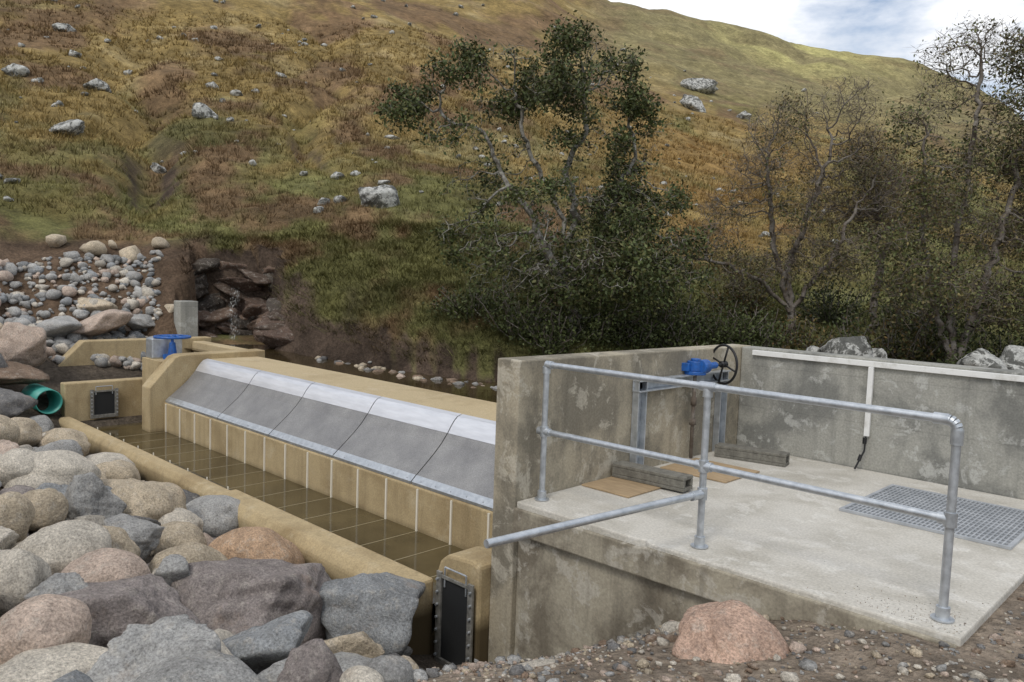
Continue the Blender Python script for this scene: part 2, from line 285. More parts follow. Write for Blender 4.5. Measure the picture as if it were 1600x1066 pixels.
HB=[(-8.2,3.03,-.76,.86,.66,TAN,.15),(-6.72,3.53,-.97,.90,.70,ORG,.12),(-9.4,2.54,-.56,.95,.60,PALE,.1),(-9.5,2.26,-.47,.57,.49,PALE,.2),(-8.1,2.46,-.56,.66,.61,GREY,.9),
(-7.65,1.99,-.40,.47,.40,TAN,.3),(-6.17,1.72,-.35,.70,.52,PALE,.1),(-6.39,2.07,-.45,.55,.40,TAN,.2),(-5.63,1.85,-.40,.62,.40,PINK,.2),(-8.29,3.82,-1.05,.80,.58,GREY,.15),
(-7.91,3.21,-.88,.65,.44,PALE,.3),(-6.99,1.57,-.26,.42,.49,TAN,.2),(-5.33,1.23,-.17,.46,.47,PALE,.2),(-5.10,1.38,-.22,.41,.28,GREY,.9),(-4.46,1.14,-.17,.52,.42,PINK,.15),
(-4.86,1.68,-.36,.86,.56,PURP,.75),(-3.74,1.45,-.17,.64,.38,GREY,1.),(-5.25,2.75,-.80,1.25,.72,PURP,.8),(-5.12,3.60,-.98,.98,.74,BLUE,1.),(-4.3,2.3,-.56,.74,.34,BLUE,.9),
(-4.65,3.1,-.98,.59,.37,TAN,.7),(-4.05,1.05,-.30,.85,.36,PALE,.2),(-3.6,1.75,-.42,.55,.28,GREY,.9),(-3.85,2.2,-.55,.45,.26,GREY,.8),(-3.55,2.5,-.66,.62,.36,PALE,.2),(-4.35,3.35,-1.15,.34,.3,DARK,.7),
(-3.3,2.85,-.74,.70,.34,PINK,.3),(-2.7,3.15,-.48,.50,.28,PALE,.2),(-6.3,2.75,-.76,.66,.50,TAN,.2),(-5.75,2.33,-.55,.34,.36,GREY,.9),(-5.9,3.05,-.85,.45,.40,PALE,.2),
(-9.3,3.15,-.85,.68,.4,TAN,.15),(-9.0,3.65,-1.0,.55,.4,GREY,.8),(-11,3.55,-.95,.8,.45,PALE,.2),(-11.2,3.0,-.75,.8,.45,GREY,.7),(-12.6,3.6,-.9,.7,.5,TAN,.3),(-12.8,3.0,-.7,.7,.5,TAN,.3),
(-10.2,3.45,-.9,.6,.5,TAN,.2),(-10.3,2.75,-.65,.7,.5,GREY,.8),(-11.8,2.5,-.45,.7,.5,TAN,.3),(-7.2,3.0,-.82,.6,.42,TAN,.2),(-6.9,2.45,-.6,.52,.38,GREY,.7),
(-7.5,2.75,-.7,.4,.34,DARK,.8),(-6.2,3.8,-1.22,.5,.45,GREY,.8),(-7.5,3.75,-1.15,.55,.4,TAN,.3),(-9.1,3.85,-1.1,.5,.36,DARK,.7),
(-16.1,3.9,.28,1.2,.95,PINK,.8),(-16.6,3.4,.55,.9,.5,TAN,.7),(-15.6,3.2,-.05,.8,.6,DARK,.6),(-15.3,3.55,-.20,1.1,.42,BRN,.6),(-14.6,3.2,-.6,.9,.6,DARK,.7),(-14.2,3.65,-.95,.6,.5,GREY,.7),(-16.2,2.8,.1,1.,.7,GREY,.8),
(-17.5,5.7,.55,1.35,.5,PINK,.6),(-18.5,6.9,.9,.9,.4,PINK,.6),(-17.8,6.6,.55,.85,.4,GREY,.8),(-17.6,7.2,.7,.5,.5,TAN,.6),(-17.5,4.9,.45,1.0,.5,GREY,.7),(-18.6,5.9,.8,1.0,.45,TAN,.7),
(-1.98,3.82,-.15,.62,.36,(.48,.33,.25),.7),(-1.05,3.2,.06,.22,.10,TAN,.2),(-.35,5.0,.02,.22,.14,PINK,.3),(-2.5,4.1,-.36,.20,.12,PALE,.3),(-4.72,3.75,-1.42,.34,.26,DARK,.8),(-5.0,3.85,-1.35,.30,.26,GREY,.8)]
for k,q in enumerate(HB): boulder(*q,seed=300+k,sub=5 if math.hypot(q[0],q[1])<9.5 else 4)
placed=[(q[0],q[1],q[3]/2) for q in HB]
def pile(name,lst,sub,mat):
    VV=[];FF=[];CC=[];off=0
    for k,(x,y,z,w,hh,c,a) in enumerate(lst):
        s_=sub+1 if w>.32 and sub==3 else (sub-1 if w<.2 and sub==3 else sub)
        V,Fc=rockverts((x,y,z),(w,w*rng.uniform(.7,1),hh),5000+int(rng.randint(9999)),a,s_); VV.append(V);FF.append(Fc+off);off+=len(V);CC.append(np.tile(np.array(c)*rng.uniform(.8,1.2),(len(V),1)))
    if VV: return mk(name,np.concatenate(VV),np.concatenate(FF),mat,True,np.concatenate(CC))
pal=[TAN,PALE,PALE,PINK,GREY,GREY,TAN,PURP,BLUE,PALE]
lst=[]
for s0,s1,tries in ((.42,.62,1500),(.22,.40,2800),(.10,.22,4500)):
    for k in range(tries):
        x=rng.uniform(-15.5,-3.0);y=rng.uniform(.3,4.0);w=rng.uniform(s0,s1)
        if x>-5.4 and y>3.3: continue
        if x>-4.3 and y>3.0: continue
        if y<.9 and x>-4: continue
        if x<-13.6 and y>3.3: continue
        if y+w*.5>4.0: continue
        if all((x-a)**2+(y-b_)**2>(.80*(w/2+c_))**2 for a,b_,c_ in placed):
            placed.append((x,y,w/2)); hh=w*rng.uniform(.55,.8); lst.append((x,y,float(hgt(x,y))+hh*.25,w,hh,pal[rng.randint(10)],rng.choice([.15,.25,.7,.95,.8])))
pile('riprap_stones',lst,3,M_rock)
lst=[]
for k in range(1600): # scree bench left of the waterfall
    x,y=bearing(rng.uniform(-40,-24.2),rng.uniform(17.3,21.0)); w=rng.choice([.09,.13,.18,.26,.36],p=[.3,.3,.2,.14,.06])
    lst.append((x,y,float(hgt(x,y))+w*.2,w,w*.7,[GREY,GREY,PALE,BLUE,GREY,PINK][rng.randint(6)],rng.choice([.3,.8,.9])))
for bb,r,w in ((-30.2,21.8,.5),(-28,21.2,.6),(-26,21,.55),(-24.2,21.3,.4),(-27,21.5,.3)):
    x,y=bearing(bb,r); lst.append((x,y,float(hgt(x,y))+.12,w,w*.75,TAN,.6))
pile('scree_stones',lst,2,M_rock)
lst=[]
OUT=[(.085,.058,.042),(.11,.072,.053),(.06,.048,.038),(.15,.10,.072)]
for k in range(46): # ledges of the waterfall outcrop
    b_=rng.uniform(-23.4,-16.0); q=rng.rand(); x,y=bearing(b_,21.6-q*.7+abs(b_+19.8)*-.15); z=1.75-q*1.9
    lst.append((x,y,z,rng.uniform(.9,2.0),rng.uniform(.35,.8),OUT[rng.randint(4)],.9))
for k in range(16): # right flank of the notch
    q=k/15; b_=-16.6+rng.uniform(-.3,.3)+q*.4; r=21-q*3.2; x,y=bearing(b_,r); lst.append((x,y,rng.uniform(.1,1.0),rng.uniform(.8,1.5),rng.uniform(.5,.9),OUT[rng.randint(4)],.9))
pile('rock_outcrop',lst,3,M_rock)
lst=[]
for k in range(210): # water-margin stones on the far bank
    b_=rng.uniform(-14,34); r=np.interp(b_,TH,RR)+rng.uniform(-.9,-.1); x,y=bearing(b_,r); zg=float(hgt(x,y)); w=rng.uniform(.07,.24)
    if zg>.3: continue
    lst.append((x,y,max(zg,.02)+w*.1,w,w*.6,[GREY,BRN,TAN,PINK,DARK][rng.randint(5)],.6))
pile('riverbank_stones',lst,2,M_rock)
lst=[]
for b_,r,w in ((23,12.6,.8),(24.8,12.9,.45),(31,12.8,.7),(33,13.2,.7),(21,12.8,.4)):
    x,y=bearing(b_,r); lst.append((x,y,.76,w,w*.75,GREY,.8))
pile('lichened_stones',lst,4,M_lichen)
HR=[(-9.9,24.5,1.35,1.05),(-29.5,36,1.7,.8),(-21.4,40,1.1,.9),(12.5,105,5,2.2),(12.2,85,3.2,2.1),(15.5,88,1.8,1.2),(-12.8,29.5,.6,.45),(-9,38,.7,.35),(-12.5,25,.45,.3),(-32,48,1.4,.9),(-27.8,46,1.3,.8),(-29.6,66,1.6,.9),(-21,48,.95,.5),(-18.3,47,.7,.3),(-24.3,34.5,.6,.5),(-30,42,.55,.4),(-29,56,.7,.5),(-26,56,.6,.5),(-19.5,46,.7,.4),(-14,24,.3,.25),(-16.6,52,.8,.4),(-31,47,.6,.4)]
for k,(b_,r,w,hh) in enumerate(HR):
    x,y=bearing(b_,r); boulder(x,y,float(hgt(x,y))+hh*.16,w,hh,GREY,.6,900+k,mat=M_lichen,name='hillside_boulder',sub=4 if w>1 else 3)
lst=[]
for k in range(230):
    b_=rng.uniform(-36,22);r=25*(130/25)**rng.rand(); x,y=bearing(b_,r); w=rng.uniform(.12,.42)*max(1,r/45); lst.append((x,y,float(hgt(x,y))+w*.16,w,w*.6,GREY,.6))
pile('hillside_stones',lst,2,M_lichen)
lst=[]
for k in range(9500): # pebbles in the dirt on the right
    x=rng.uniform(-3.6,1.2);y=rng.uniform(1.2,6.5)
    if y>4.42 and x<-1.0: continue
    w=rng.choice([.012,.018,.025,.04,.07],p=[.33,.3,.22,.11,.04])*rng.uniform(.8,1.4); lst.append((x,y,float(0),w,w*.65,[GREY,TAN,PALE,PINK,DARK,BRN][rng.randint(6)],.6))
xy=np.array([(a[0],a[1]) for a in lst]); zz=hgt(xy[:,0],xy[:,1]); lst=[(a[0],a[1],z+a[4]*.2,*a[3:]) for a,z in zip(lst,zz)]
for k in range(260): # grit trodden onto the slab edge
    x=-1.07-abs(rng.normal())*.35; y=4.5+abs(rng.normal())*.25; w=rng.uniform(.003,.008)
    if x>-4.1 and y<7.8: lst.append((x,y,w*.2,w,w*.6,[BRN,GREY,TAN][rng.randint(3)],.6))
pile('gravel',lst,1,M_rock)
# ------------------------------------------------------------ weir
W=empty('concrete_weir'); XW=-4.50
prism_x('weir_body',[(5.42,-1.7),(5.42,-.58),(5.50,-.52),(5.96,-.12),(6.12,.11),(7.12,.11),(7.12,-1.7)],-13.6,XW-.003,M_weir,W,.012)
box('weir_crest_slab',-13.6,XW-.004,6.17,7.15,.112,.150,M_weirtop,W,.01)
seams=[-13.58,-11.6,-10.0,-8.38,-6.8,-5.2,XW-.006]
for k in range(6):
    a,b_=seams[k]+.009,seams[k+1]-.009
    pr=[(5.50,-.47),(5.62,-.372),(5.75,-.262),(5.86,-.155),(5.95,-.045),(5.97,-.065),(5.88,-.185),(5.77,-.292),(5.64,-.402),(5.52,-.50)]
    prism_x('screen_panel_%d'%(k+1),pr,a,b_,M_screen,W,0)
    pr=[(5.953,-.043),(6.0,.03),(6.05,.095),(6.10,.138),(6.17,.160),(6.17,.151),(6.11,.125),(6.06,.08),(6.015,.02),(5.972,-.06)]
    prism_x('crest_plate_%d'%(k+1),pr,a,b_,M_plate,W,0)
    prism_x('screen_flange_%d'%(k+1),[(5.435,-.562),(5.50,-.50),(5.50,-.466),(5.43,-.53)],a,b_,M_galv,W,0)
bm=bmesh.new()
for k in range(36):
    x=-13.4+k*.25; addtube(bm,(x,5.455,-.52),(x,5.452,-.503),.007,8)
bm_obj('flange_bolts',bm,M_galv,W)
bm=bmesh.new();bm2=bmesh.new()
for k in range(15):
    x=-5.52-.57*k
    if x<-13.5: break
    addbox(bm,x-.012,x+.012,5.404,5.4195,-1.3,-.585); addbox(bm,x-.010,x+.010,4.3205,4.330,-1.3,-.86)
    addbox(bm2,x-.006,x+.006,4.335,5.40,-1.063,-1.0575)
bm_obj('joint_strips',bm,M_strip,W);bm_obj('submerged_joint_strips',bm2,M_strip2,W)
prism_x('trough_wall_upstream',[(4.08,-1.9),(4.08,-.95),(4.14,-.87),(4.30,-.87),(4.30,-1.9)],-14.8,-8.7,M_weir,W,.02)
prism_x('trough_wall_downstream',[(3.98,-1.9),(3.98,-.93),(4.06,-.83),(4.32,-.83),(4.32,-1.9)],-8.697,-5.05,M_weir,W,.03)
box('trough_floor',-14.8,-5.06,4.2,5.5,-1.8,-1.35,M_weir,W)
prism_y('sluice_block',[(-5.045,-1.95),(-5.045,-.78),(-5.0,-.66),(-4.90,-.585),(-4.60,-.56),(-4.505,-.585),(-4.505,-1.95)],4.33,4.70,M_weir,W,.03)
box('end_wall',-15.05,-14.8,4.22,5.75,-1.9,-.30,M_weir,W,.02)
prism_x('cheek_wall',[(5.18,-1.9),(5.18,-.30),(5.62,.20),(5.72,.235),(7.3,.26),(7.3,-1.9)],-13.95,-13.6,M_weir,W,.015)
box('valve_platform',-14.79,-13.96,5.5,7.1,-1.9,.1,M_weir,W)
prism_x('wing_wall',[(4.35,-1.9),(4.35,-.45),(5.05,.27),(7.6,.27),(7.6,-1.9)],-16.8,-16.5,M_weir,W,.02)
box('wing_wall_return',-16.49,-13.97,7.16,7.42,-1.9,.20,M_weirtop,W,.02)
box('upstand',-17.3,-16.95,7.1,7.5,-1.2,1.03,M_back,W,.02)
box('stilling_floor',-16.49,-15.06,4.4,7.1,-1.9,-1.0,M_weir,W)
bm=bmesh.new(); vs=[bm.verts.new(p) for p in ((-14.79,4.25,-1.06),(-5.048,4.25,-1.06),(-5.048,4.5,-1.06),(-4.51,4.5,-1.06),(-4.51,5.45,-1.06),(-14.79,5.45,-1.06))]; bm.faces.new(vs); bm_obj('trough_water',bm,M_trough)
box('basin_water',-16.48,-15.06,4.4,7.1,-.98,-.75,M_trough,None,0)
bm=bmesh.new(); vs=[bm.verts.new(p) for p in ((-17.6,7.0,.06),(-4.5,7.0,.06),(-4.5,8.4,.06),(3,9.,.06),(3,16,.06),(-13,22,.06),(-21,16,.06),(-19.5,10,.06))]; bm.faces.new(vs); bm_obj('river_pool',bm,M_pool)
def sluice(name,loc,rot,w,hh):
    e=empty(name); e.location=loc; e.rotation_euler=(0,0,rot)
    box('panel',-w/2,w/2,-.03,-.01,0,hh,M_panel,e,.004)
    bm=bmesh.new()
    for s in (-1,1): addbox(bm,s*(w/2+.012)-.03,s*(w/2+.012)+.03,-.055,-.032,-.02,hh+.05)
    addbox(bm,-w/2-.04,w/2+.04,-.058,-.034,-.04,.02); addbox(bm,-w/2-.04,w/2+.04,-.05,-.036,hh+.0,hh+.03)
    bm_obj('frame',bm,M_frame,e,bevel=.003)
    bm=bmesh.new()
    for s in (-1,1):
        for k in range(7): addtube(bm,(s*(w/2+.02),-.075,.04+k*hh/6.5),(s*(w/2+.02),-.05,.04+k*hh/6.5),.012,6)
    for s in (-1,1): addtube(bm,(s*w*.36,-.04,hh*.9),(s*w*.36,-.04,hh+.10),.008,8)
    addtube(bm,(-w*.36,-.04,hh+.10),(w*.36,-.04,hh+.10),.008,8)
    bm_obj('bolts_and_handle',bm,M_galv,e); return e
sluice('sluice_gate',(-4.745,4.325,-1.50),0,.37,.72)
sluice('sluice_gate',(-14.79,4.84,-.90),math.radians(90),.38,.42)
bm=bmesh.new(); N=24; rings=[]
for x,r in ((-15.6,.21),(-14.72,.21),(-14.72,.192),(-15.6,.192)):
    rings.append([bm.verts.new((x,3.96+r*math.cos(2*math.pi*k/N),-.58+r*math.sin(2*math.pi*k/N))) for k in range(N)])
for a_,b_ in ((0,1),(1,2),(2,3)):
    for k in range(N): bm.faces.new((rings[a_][k],rings[a_][(k+1)%N],rings[b_][(k+1)%N],rings[b_][k]))
bmesh.ops.recalc_face_normals(bm,faces=bm.faces); bm_obj('drainage_pipe',bm,M_teal,None,True)
def wheel(bm,c,axis,R_,r_,spokes=5):
    q=Vector(axis).to_track_quat('Z','Y').to_matrix(); c=Vector(c); N=40;n=10; rings=[]
    for i_ in range(N):
        a=2*math.pi*i_/N; ring=[]
        for j_ in range(n):
            b_=2*math.pi*j_/n; rr=R_+r_*math.cos(b_); ring.append(bm.verts.new(c+q@Vector((rr*math.cos(a),rr*math.sin(a),r_*math.sin(b_)))))
        rings.append(ring)
    for i_ in range(N):
        for j_ in range(n): bm.faces.new((rings[i_][j_],rings[(i_+1)%N][j_],rings[(i_+1)%N][(j_+1)%n],rings[i_][(j_+1)%n]))
    for s in range(spokes):
        a=2*math.pi*s/spokes+.3; addtube(bm,c,c+q@Vector((R_*math.cos(a),R_*math.sin(a),0)),r_*.8,8)
    ax=Vector(axis).normalized(); addtube(bm,c-ax*.035,c+ax*.035,r_*2.6,14)
e=empty('valve_handwheel')
bm=bmesh.new(); wheel(bm,(-14.3,5.85,.50),(0,0,1),.30,.022); bm_obj('rim_and_spokes',bm,M_blue,e,True)
bm=bmesh.new(); addtube(bm,(-14.3,5.85,.1),(-14.3,5.85,.18),.16,20); addtube(bm,(-14.3,5.85,.18),(-14.3,5.85,.40),.08,20,.05); addtube(bm,(-14.3,5.85,.40),(-14.3,5.85,.52),.025,12); bm_obj('valve_bonnet',bm,M_blue,e)
box('gearbox',-14.75,-14.45,5.55,6.1,.1,.46,M_galv,e,.02)
# ------------------------------------------------------------ platform
Pf=empty('concrete_platform')
bm=bmesh.new()
prof=[(-4.25,4.47),(-3.07,4.47),(-3.03,4.50),(-2.97,4.455),(-1.6,4.46),(-1.05,4.48),(-1.04,8.0),(-4.25,8.0)]
A=[bm.verts.new((x,y,0)) for x,y in prof];B=[bm.verts.new((x,y,-.20)) for x,y in prof]
bm.faces.new(A);bm.faces.new(B[::-1])
for k in range(len(prof)): bm.faces.new((A[k],A[(k+1)%8],B[(k+1)%8],B[k]))
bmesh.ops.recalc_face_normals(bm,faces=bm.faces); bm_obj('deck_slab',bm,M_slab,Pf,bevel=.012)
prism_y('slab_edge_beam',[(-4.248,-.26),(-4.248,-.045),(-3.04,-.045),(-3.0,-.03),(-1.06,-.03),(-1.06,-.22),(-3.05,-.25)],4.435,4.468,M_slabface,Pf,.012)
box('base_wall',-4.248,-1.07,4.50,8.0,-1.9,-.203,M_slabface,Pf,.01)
prism_x('concrete_wall',[(4.45,-1.95),(4.45,1.13),(8.25,1.11),(8.25,-1.95)],-4.50,-4.25,M_wall,None,.012)
box('concrete_wall',-4.247,-.75,8.003,8.25,-1.0,1.107,M_back,None,.012)
G=empty('floor_grating')
bm=bmesh.new(); gx0,gx1,gy0,gy1=-2.42,-1.22,6.32,7.52
addbox(bm,gx0,gx1,gy0,gy0+.03,.002,.022);addbox(bm,gx0,gx1,gy1-.03,gy1,.002,.022);addbox(bm,gx0,gx0+.03,gy0+.031,gy1-.031,.002,.022);addbox(bm,gx1-.03,gx1,gy0+.031,gy1-.031,.002,.022)
for k in range(1,34): x=gx0+.03+k*(gx1-gx0-.06)/34; addbox(bm,x-.006,x+.006,gy0+.03,gy1-.03,.003,.020)
for k in range(1,14): y=gy0+.03+k*(gy1-gy0-.06)/14; addbox(bm,gx0+.03,gx1-.03,y-.006,y+.006,.004,.018)
bm_obj('bars',bm,M_grate,G)
box('backing_plate',gx0+.02,gx1-.02,gy0+.02,gy1-.02,-.01,.010,M_pit,G,0)
# railing
Rl=empty('metal_railing'); ry=4.66; px=[-4.15,-2.70,-1.19]; r=.024
bm=bmesh.new()
for x in px: addtube(bm,(x,ry,.0),(x,ry,1.10 if x!=px[2] else 1.06),r)
addtube(bm,(px[0],ry,1.10),(px[2]-.05,ry,1.10),r)
addtube(bm,(px[0],ry,.56),(px[2],ry,.56),r)
for k in range(5):
    a0=math.pi/2*k/5;a1=math.pi/2*(k+1)/5;rc=.055
    addtube(bm,(px[2]-rc+rc*math.sin(a0),ry,1.10-rc+rc*math.cos(a0)),(px[2]-rc+rc*math.sin(a1),ry,1.10-rc+rc*math.cos(a1)),r+.006)
addtube(bm,(px[1],ry,.37),(-2.93,2.86,.36),r)
bm_obj('tubes',bm,M_galv,Rl,True)
bm=bmesh.new()
for x in px:
    addtube(bm,(x,ry,.004),(x,ry,.012),.06,20);addtube(bm,(x,ry,.012),(x,ry,.075),.036,20)
    addtube(bm,(x,ry,.52),(x,ry,.60),.034,20)
    addtube(bm,(x-.06,ry,.56),(x+(.06 if x!=px[2] else .0),ry,.56),.032,20)
for x in px[:2]: addtube(bm,(x-(.0 if x==px[0] else .06),ry,1.10),(x+.06,ry,1.10),.032,20);addtube(bm,(x,ry,1.03),(x,ry,1.085),.033,20)
addtube(bm,(px[2]-.12,ry,1.10),(px[2]-.045,ry,1.10),.032,20);addtube(bm,(px[2],ry,.97),(px[2],ry,1.05),.032,20)
addtube(bm,(px[1],ry,.33),(px[1],ry,.41),.034,20);addtube(bm,(px[1],ry-.02,.37),(px[1]-.01,ry-.12,.37),.032,20)
bm_obj('clamp_fittings',bm,M_galv,Rl,True)
for o in Rl.children:
    md=o.modifiers.new('es','EDGE_SPLIT'); md.split_angle=math.radians(40)
# penstock on the left wall
Pn=empty('penstock_gate')
bm=bmesh.new(); xw=-4.247
for y in (6.05,7.55):
    addbox(bm,xw,xw+.012,y-.07,y+.07,.0,.86);addbox(bm,xw+.012,xw+.07,y-.07,y-.058,.0,.86);addbox(bm,xw+.012,xw+.07,y+.058,y+.07,.0,.86)
addbox(bm,xw+.002,xw+.09,5.97,7.63,.862,.875);addbox(bm,xw+.002,xw+.09,5.97,7.63,.765,.778);addbox(bm,xw+.002,xw+.012,5.97,7.63,.779,.861)
bm_obj('channel_frame',bm,M_galv,Pn,bevel=.002)
bm=bmesh.new(); addtube(bm,(-4.17,6.93,.02),(-4.17,6.93,.88),.019,12); addtube(bm,(-4.17,6.93,.36),(-4.17,6.93,.42),.035,12);addtube(bm,(-4.17,6.93,.56),(-4.17,6.93,.64),.03,12)
bm_obj('spindle',bm,M_twig,Pn,True)
bm=bmesh.new(); addtube(bm,(-4.17,6.93,.875),(-4.17,6.93,.91),.11,20);addtube(bm,(-4.17,6.93,.91),(-4.17,6.93,1.01),.085,20);addtube(bm,(-4.17,6.93,1.01),(-4.17,6.93,1.035),.05,16)
addbox(bm,-4.27,-4.17,6.80,7.0,.91,.99); addtube(bm,(-4.10,6.93,.96),(-4.10,7.2,.96),.035,14); addtube(bm,(-4.10,6.90,.96),(-4.10,7.02,.96),.07,16)
bm_obj('gearbox',bm,M_blue,Pn,bevel=.006)
bm=bmesh.new(); wheel(bm,(-4.10,7.36,.96),(.35,1,0),.20,.013,4); addtube(bm,(-4.10,7.2,.96),(-4.10,7.36,.96),.014,10); bm_obj('handwheel',bm,M_black,Pn,True)
E=empty('white_cable_trunking')
box('horizontal_channel',-4.10,-.78,7.965,8.0,1.03,1.085,M_white,E,.004)
box('vertical_channel',-2.86,-2.81,7.955,7.99,.34,1.028,M_white,E,.004)
bm=bmesh.new(); addtube(bm,(-2.835,7.95,.34),(-2.835,7.94,.20),.008,8);addtube(bm,(-2.835,7.94,.20),(-2.88,7.84,.02),.009,8)
addtube(bm,(-2.835,7.93,.33),(-2.835,7.93,.27),.02,10);addtube(bm,(-2.85,7.9,.16),(-2.86,7.88,.10),.018,10); bm_obj('strap',bm,M_black,E)
box('plywood_sheet',-4.22,-3.72,5.25,5.78,.003,.016,M_ply,None,.002)
box('plywood_sheet',-4.15,-3.45,6.35,7.0,.003,.016,M_ply,None,.002)
def block(name,c,rot):
    bm=bmesh.new(); L,Wd,Hh=.72,.17,.125
    addbox(bm,-L/2,L/2,-Wd/2,Wd/2,0,.03);addbox(bm,-L/2,L/2,-Wd/2,Wd/2,Hh-.03,Hh)
    addbox(bm,-L/2,L/2,-Wd/2+.001,-Wd/2+.035,.031,Hh-.031);addbox(bm,-L/2,L/2,Wd/2-.035,Wd/2-.001,.031,Hh-.031);addbox(bm,-L/2+.03,L/2-.03,-.015,.015,.031,Hh-.031)
    o=bm_obj(name,bm,M_block,None,bevel=.006);o.location=c;o.rotation_euler=(0,0,rot)
block('concrete_block',(-3.86,5.78,.017),math.radians(4)); block('concrete_block',(-3.76,7.42,.001),math.radians(12))
# waterfall
V=[];Fc=[]
for i_ in range(13):
    for j_ in range(4):
        b_=-19.9+j_*.22+math.sin(i_*.9)*.10; rr=20.1-i_*.05-.08*math.sin(j_); x,y=bearing(b_,rr); V.append((x,y,max(1.3-i_*.11,.03)))
for i_ in range(12):
    for j_ in range(3): a=i_*4+j_; Fc.append((a,a+1,a+5,a+4))
mk('waterfall',V,Fc,M_fall,True)
# ------------------------------------------------------------ trees
def tube_edges(nodes,par,rad,sides=5):
    idx=np.where(par>=0)[0]; A=nodes[par[idx]];B=nodes[idx];ra_=np.minimum(rad[par[idx]],rad[idx]*1.35);rb=rad[idx]
    d=B-A; L=np.linalg.norm(d,axis=1)[:,None]+1e-9; d=d/L
    up=np.tile([.13,.27,.95],(len(d),1)); u=np.cross(d,up); u/=np.linalg.norm(u,axis=1)[:,None]+1e-9; v=np.cross(d,u)
    V=[];n=len(idx)
    for P_,r_ in ((A-d*ra_[:,None]*.3,ra_),(B,rb)):
        for k in range(sides):
            a=2*math.pi*k/sides; V.append(P_+(u*math.cos(a)+v*math.sin(a))*r_[:,None])
    V=np.stack(V,1).reshape(-1,3); base=np.arange(n)*2*sides; Fc=[]
    for k in range(sides): k2=(k+1)%sides; Fc.append(np.stack([base+k,base+k2,base+sides+k2,base+sides+k],1))
    return V,np.concatenate(Fc)
def leaves(P,size,g,cols,asp=.55):
    n=len(P); a=g.normal(size=(n,3));a/=np.linalg.norm(a,axis=1)[:,None]; b_=g.normal(size=(n,3)); b_-=a*(a*b_).sum(1)[:,None]; b_/=np.linalg.norm(b_,axis=1)[:,None]
    s=size*g.uniform(.6,1.35,(n,1)); V=np.stack([P-a*s,P+b_*s*asp,P+a*s,P-b_*s*asp],1).reshape(-1,3)
    Fc=np.arange(4*n).reshape(-1,4); C=np.repeat(cols,4,0); return V,Fc,C
def tree(name,base,clumps,trunks,natt,leafn,leafsize,leafcol,seed,trunk_r=.12,step=.13,kill=.22,tipmax=9,bark=None,spread=.10,twigs=0,gap=.42,jit=.45,floorp=.03):
    g=np.random.RandomState(seed); base=np.array(base)
    def W_(p): return np.array([base[0]+p[0]*R0[0]+p[1]*F0[0],base[1]+p[0]*R0[1]+p[1]*F0[1],base[2]+p[2]])
    vol=np.array([c[3]*c[4]*(c[3]+c[4])/2 for c in clumps])**.75; cnt=(natt*vol/vol.sum()).astype(int)+4; A=[]
    for c,n in zip(clumps,cnt):
        q=g.normal(size=(n,3));q/=np.linalg.norm(q,axis=1)[:,None];q*=g.uniform(.1,1.12,(n,1))**.5
        for k in range(n): A.append(W_((c[0]+q[k,0]*c[3],c[1]+q[k,1]*c[3]*.9,c[2]+q[k,2]*c[4])))
    A=np.array(A)
    nodes=[W_((0,0,-.3))];par=[-1]
    for tr_ in trunks:
        prev=0;P0=np.array(nodes[0])
        for p in tr_:
            q=W_(p);n=max(1,int(np.linalg.norm(q-P0)/step))
            for k in range(1,n+1):
                nodes.append(P0+(q-P0)*k/n+g.normal(size=3)*step*.22*(k<n));par.append(prev);prev=len(nodes)-1
            P0=q
    N=np.array(nodes);par=list(par)
    D=np.linalg.norm(A[:,None]-N[None],axis=2);ni=D.argmin(1);nd_=D.min(1);alive=np.ones(len(A),bool)
    for it in range(130):
        idx=np.where(alive)[0]
        if len(idx)<5: break
        dirs=A[idx]-N[ni[idx]];dirs/=np.linalg.norm(dirs,axis=1)[:,None]+1e-9
        S=np.zeros_like(N);np.add.at(S,ni[idx],dirs);u=np.unique(ni[idx])
        d=S[u];d/=np.linalg.norm(d,axis=1)[:,None]+1e-9;d+=g.normal(size=d.shape)*jit;d/=np.linalg.norm(d,axis=1)[:,None]
        new=N[u]+d*step; s0=len(N);N=np.vstack([N,new]);par+=list(u)
        Dn=np.linalg.norm(A[idx][:,None]-new[None],axis=2);mi=Dn.argmin(1);md=Dn.min(1);bt=md<nd_[idx]
        ni[idx[bt]]=s0+mi[bt];nd_[idx[bt]]=md[bt];alive&=nd_>kill
        if len(N)>14000: break
    par=np.array(par);n=len(N);w=np.zeros(n)
    for k in range(n-1,0,-1):
        if w[k]==0: w[k]=1
        w[par[k]]+=w[k]
    wt=np.maximum(w,1); rad=.0045*wt**(math.log(trunk_r/.0045)/math.log(wt[0]))
    V,Fc=tube_edges(N,par,rad)
    e=empty(name); mk('trunk_and_limbs',V,Fc,bark or M_bark,True,None,e)
    tips=np.where(wt<tipmax)[0]
    if leafn>0:
        clump=fbm(N[tips,0]*1.3+N[tips,2],N[tips,1]*1.3-N[tips,2]*.9,seed,3); pr=np.clip((clump-gap)*5,floorp,1);pr/=pr.sum()
        pk=g.choice(tips,leafn,p=pr); P=N[pk]+g.normal(size=(leafn,3))*spread
        sh=g.uniform(.55,1.5,(leafn,1))*(.7+.6*fbm(P[:,0]*2,P[:,1]*2+P[:,2]*2,seed+5)[:,None]); lc=np.array(leafcol)
        cols=lc[g.randint(len(lc),size=leafn)]*sh
        V,Fc,C=leaves(P,leafsize,g,cols); mk('foliage',V,Fc,M_leaf,False,C,e)
    if twigs:
        pk=g.choice(tips,twigs); P=N[pk]+g.normal(size=(twigs,3))*.09; cc=np.array([[.13,.105,.08]])*g.uniform(.6,1.4,(twigs,1))
        V,Fc,C=leaves(P,.11,g,cc,.028); mk('twigs',V,Fc,M_leaf,False,C,e)
    return e
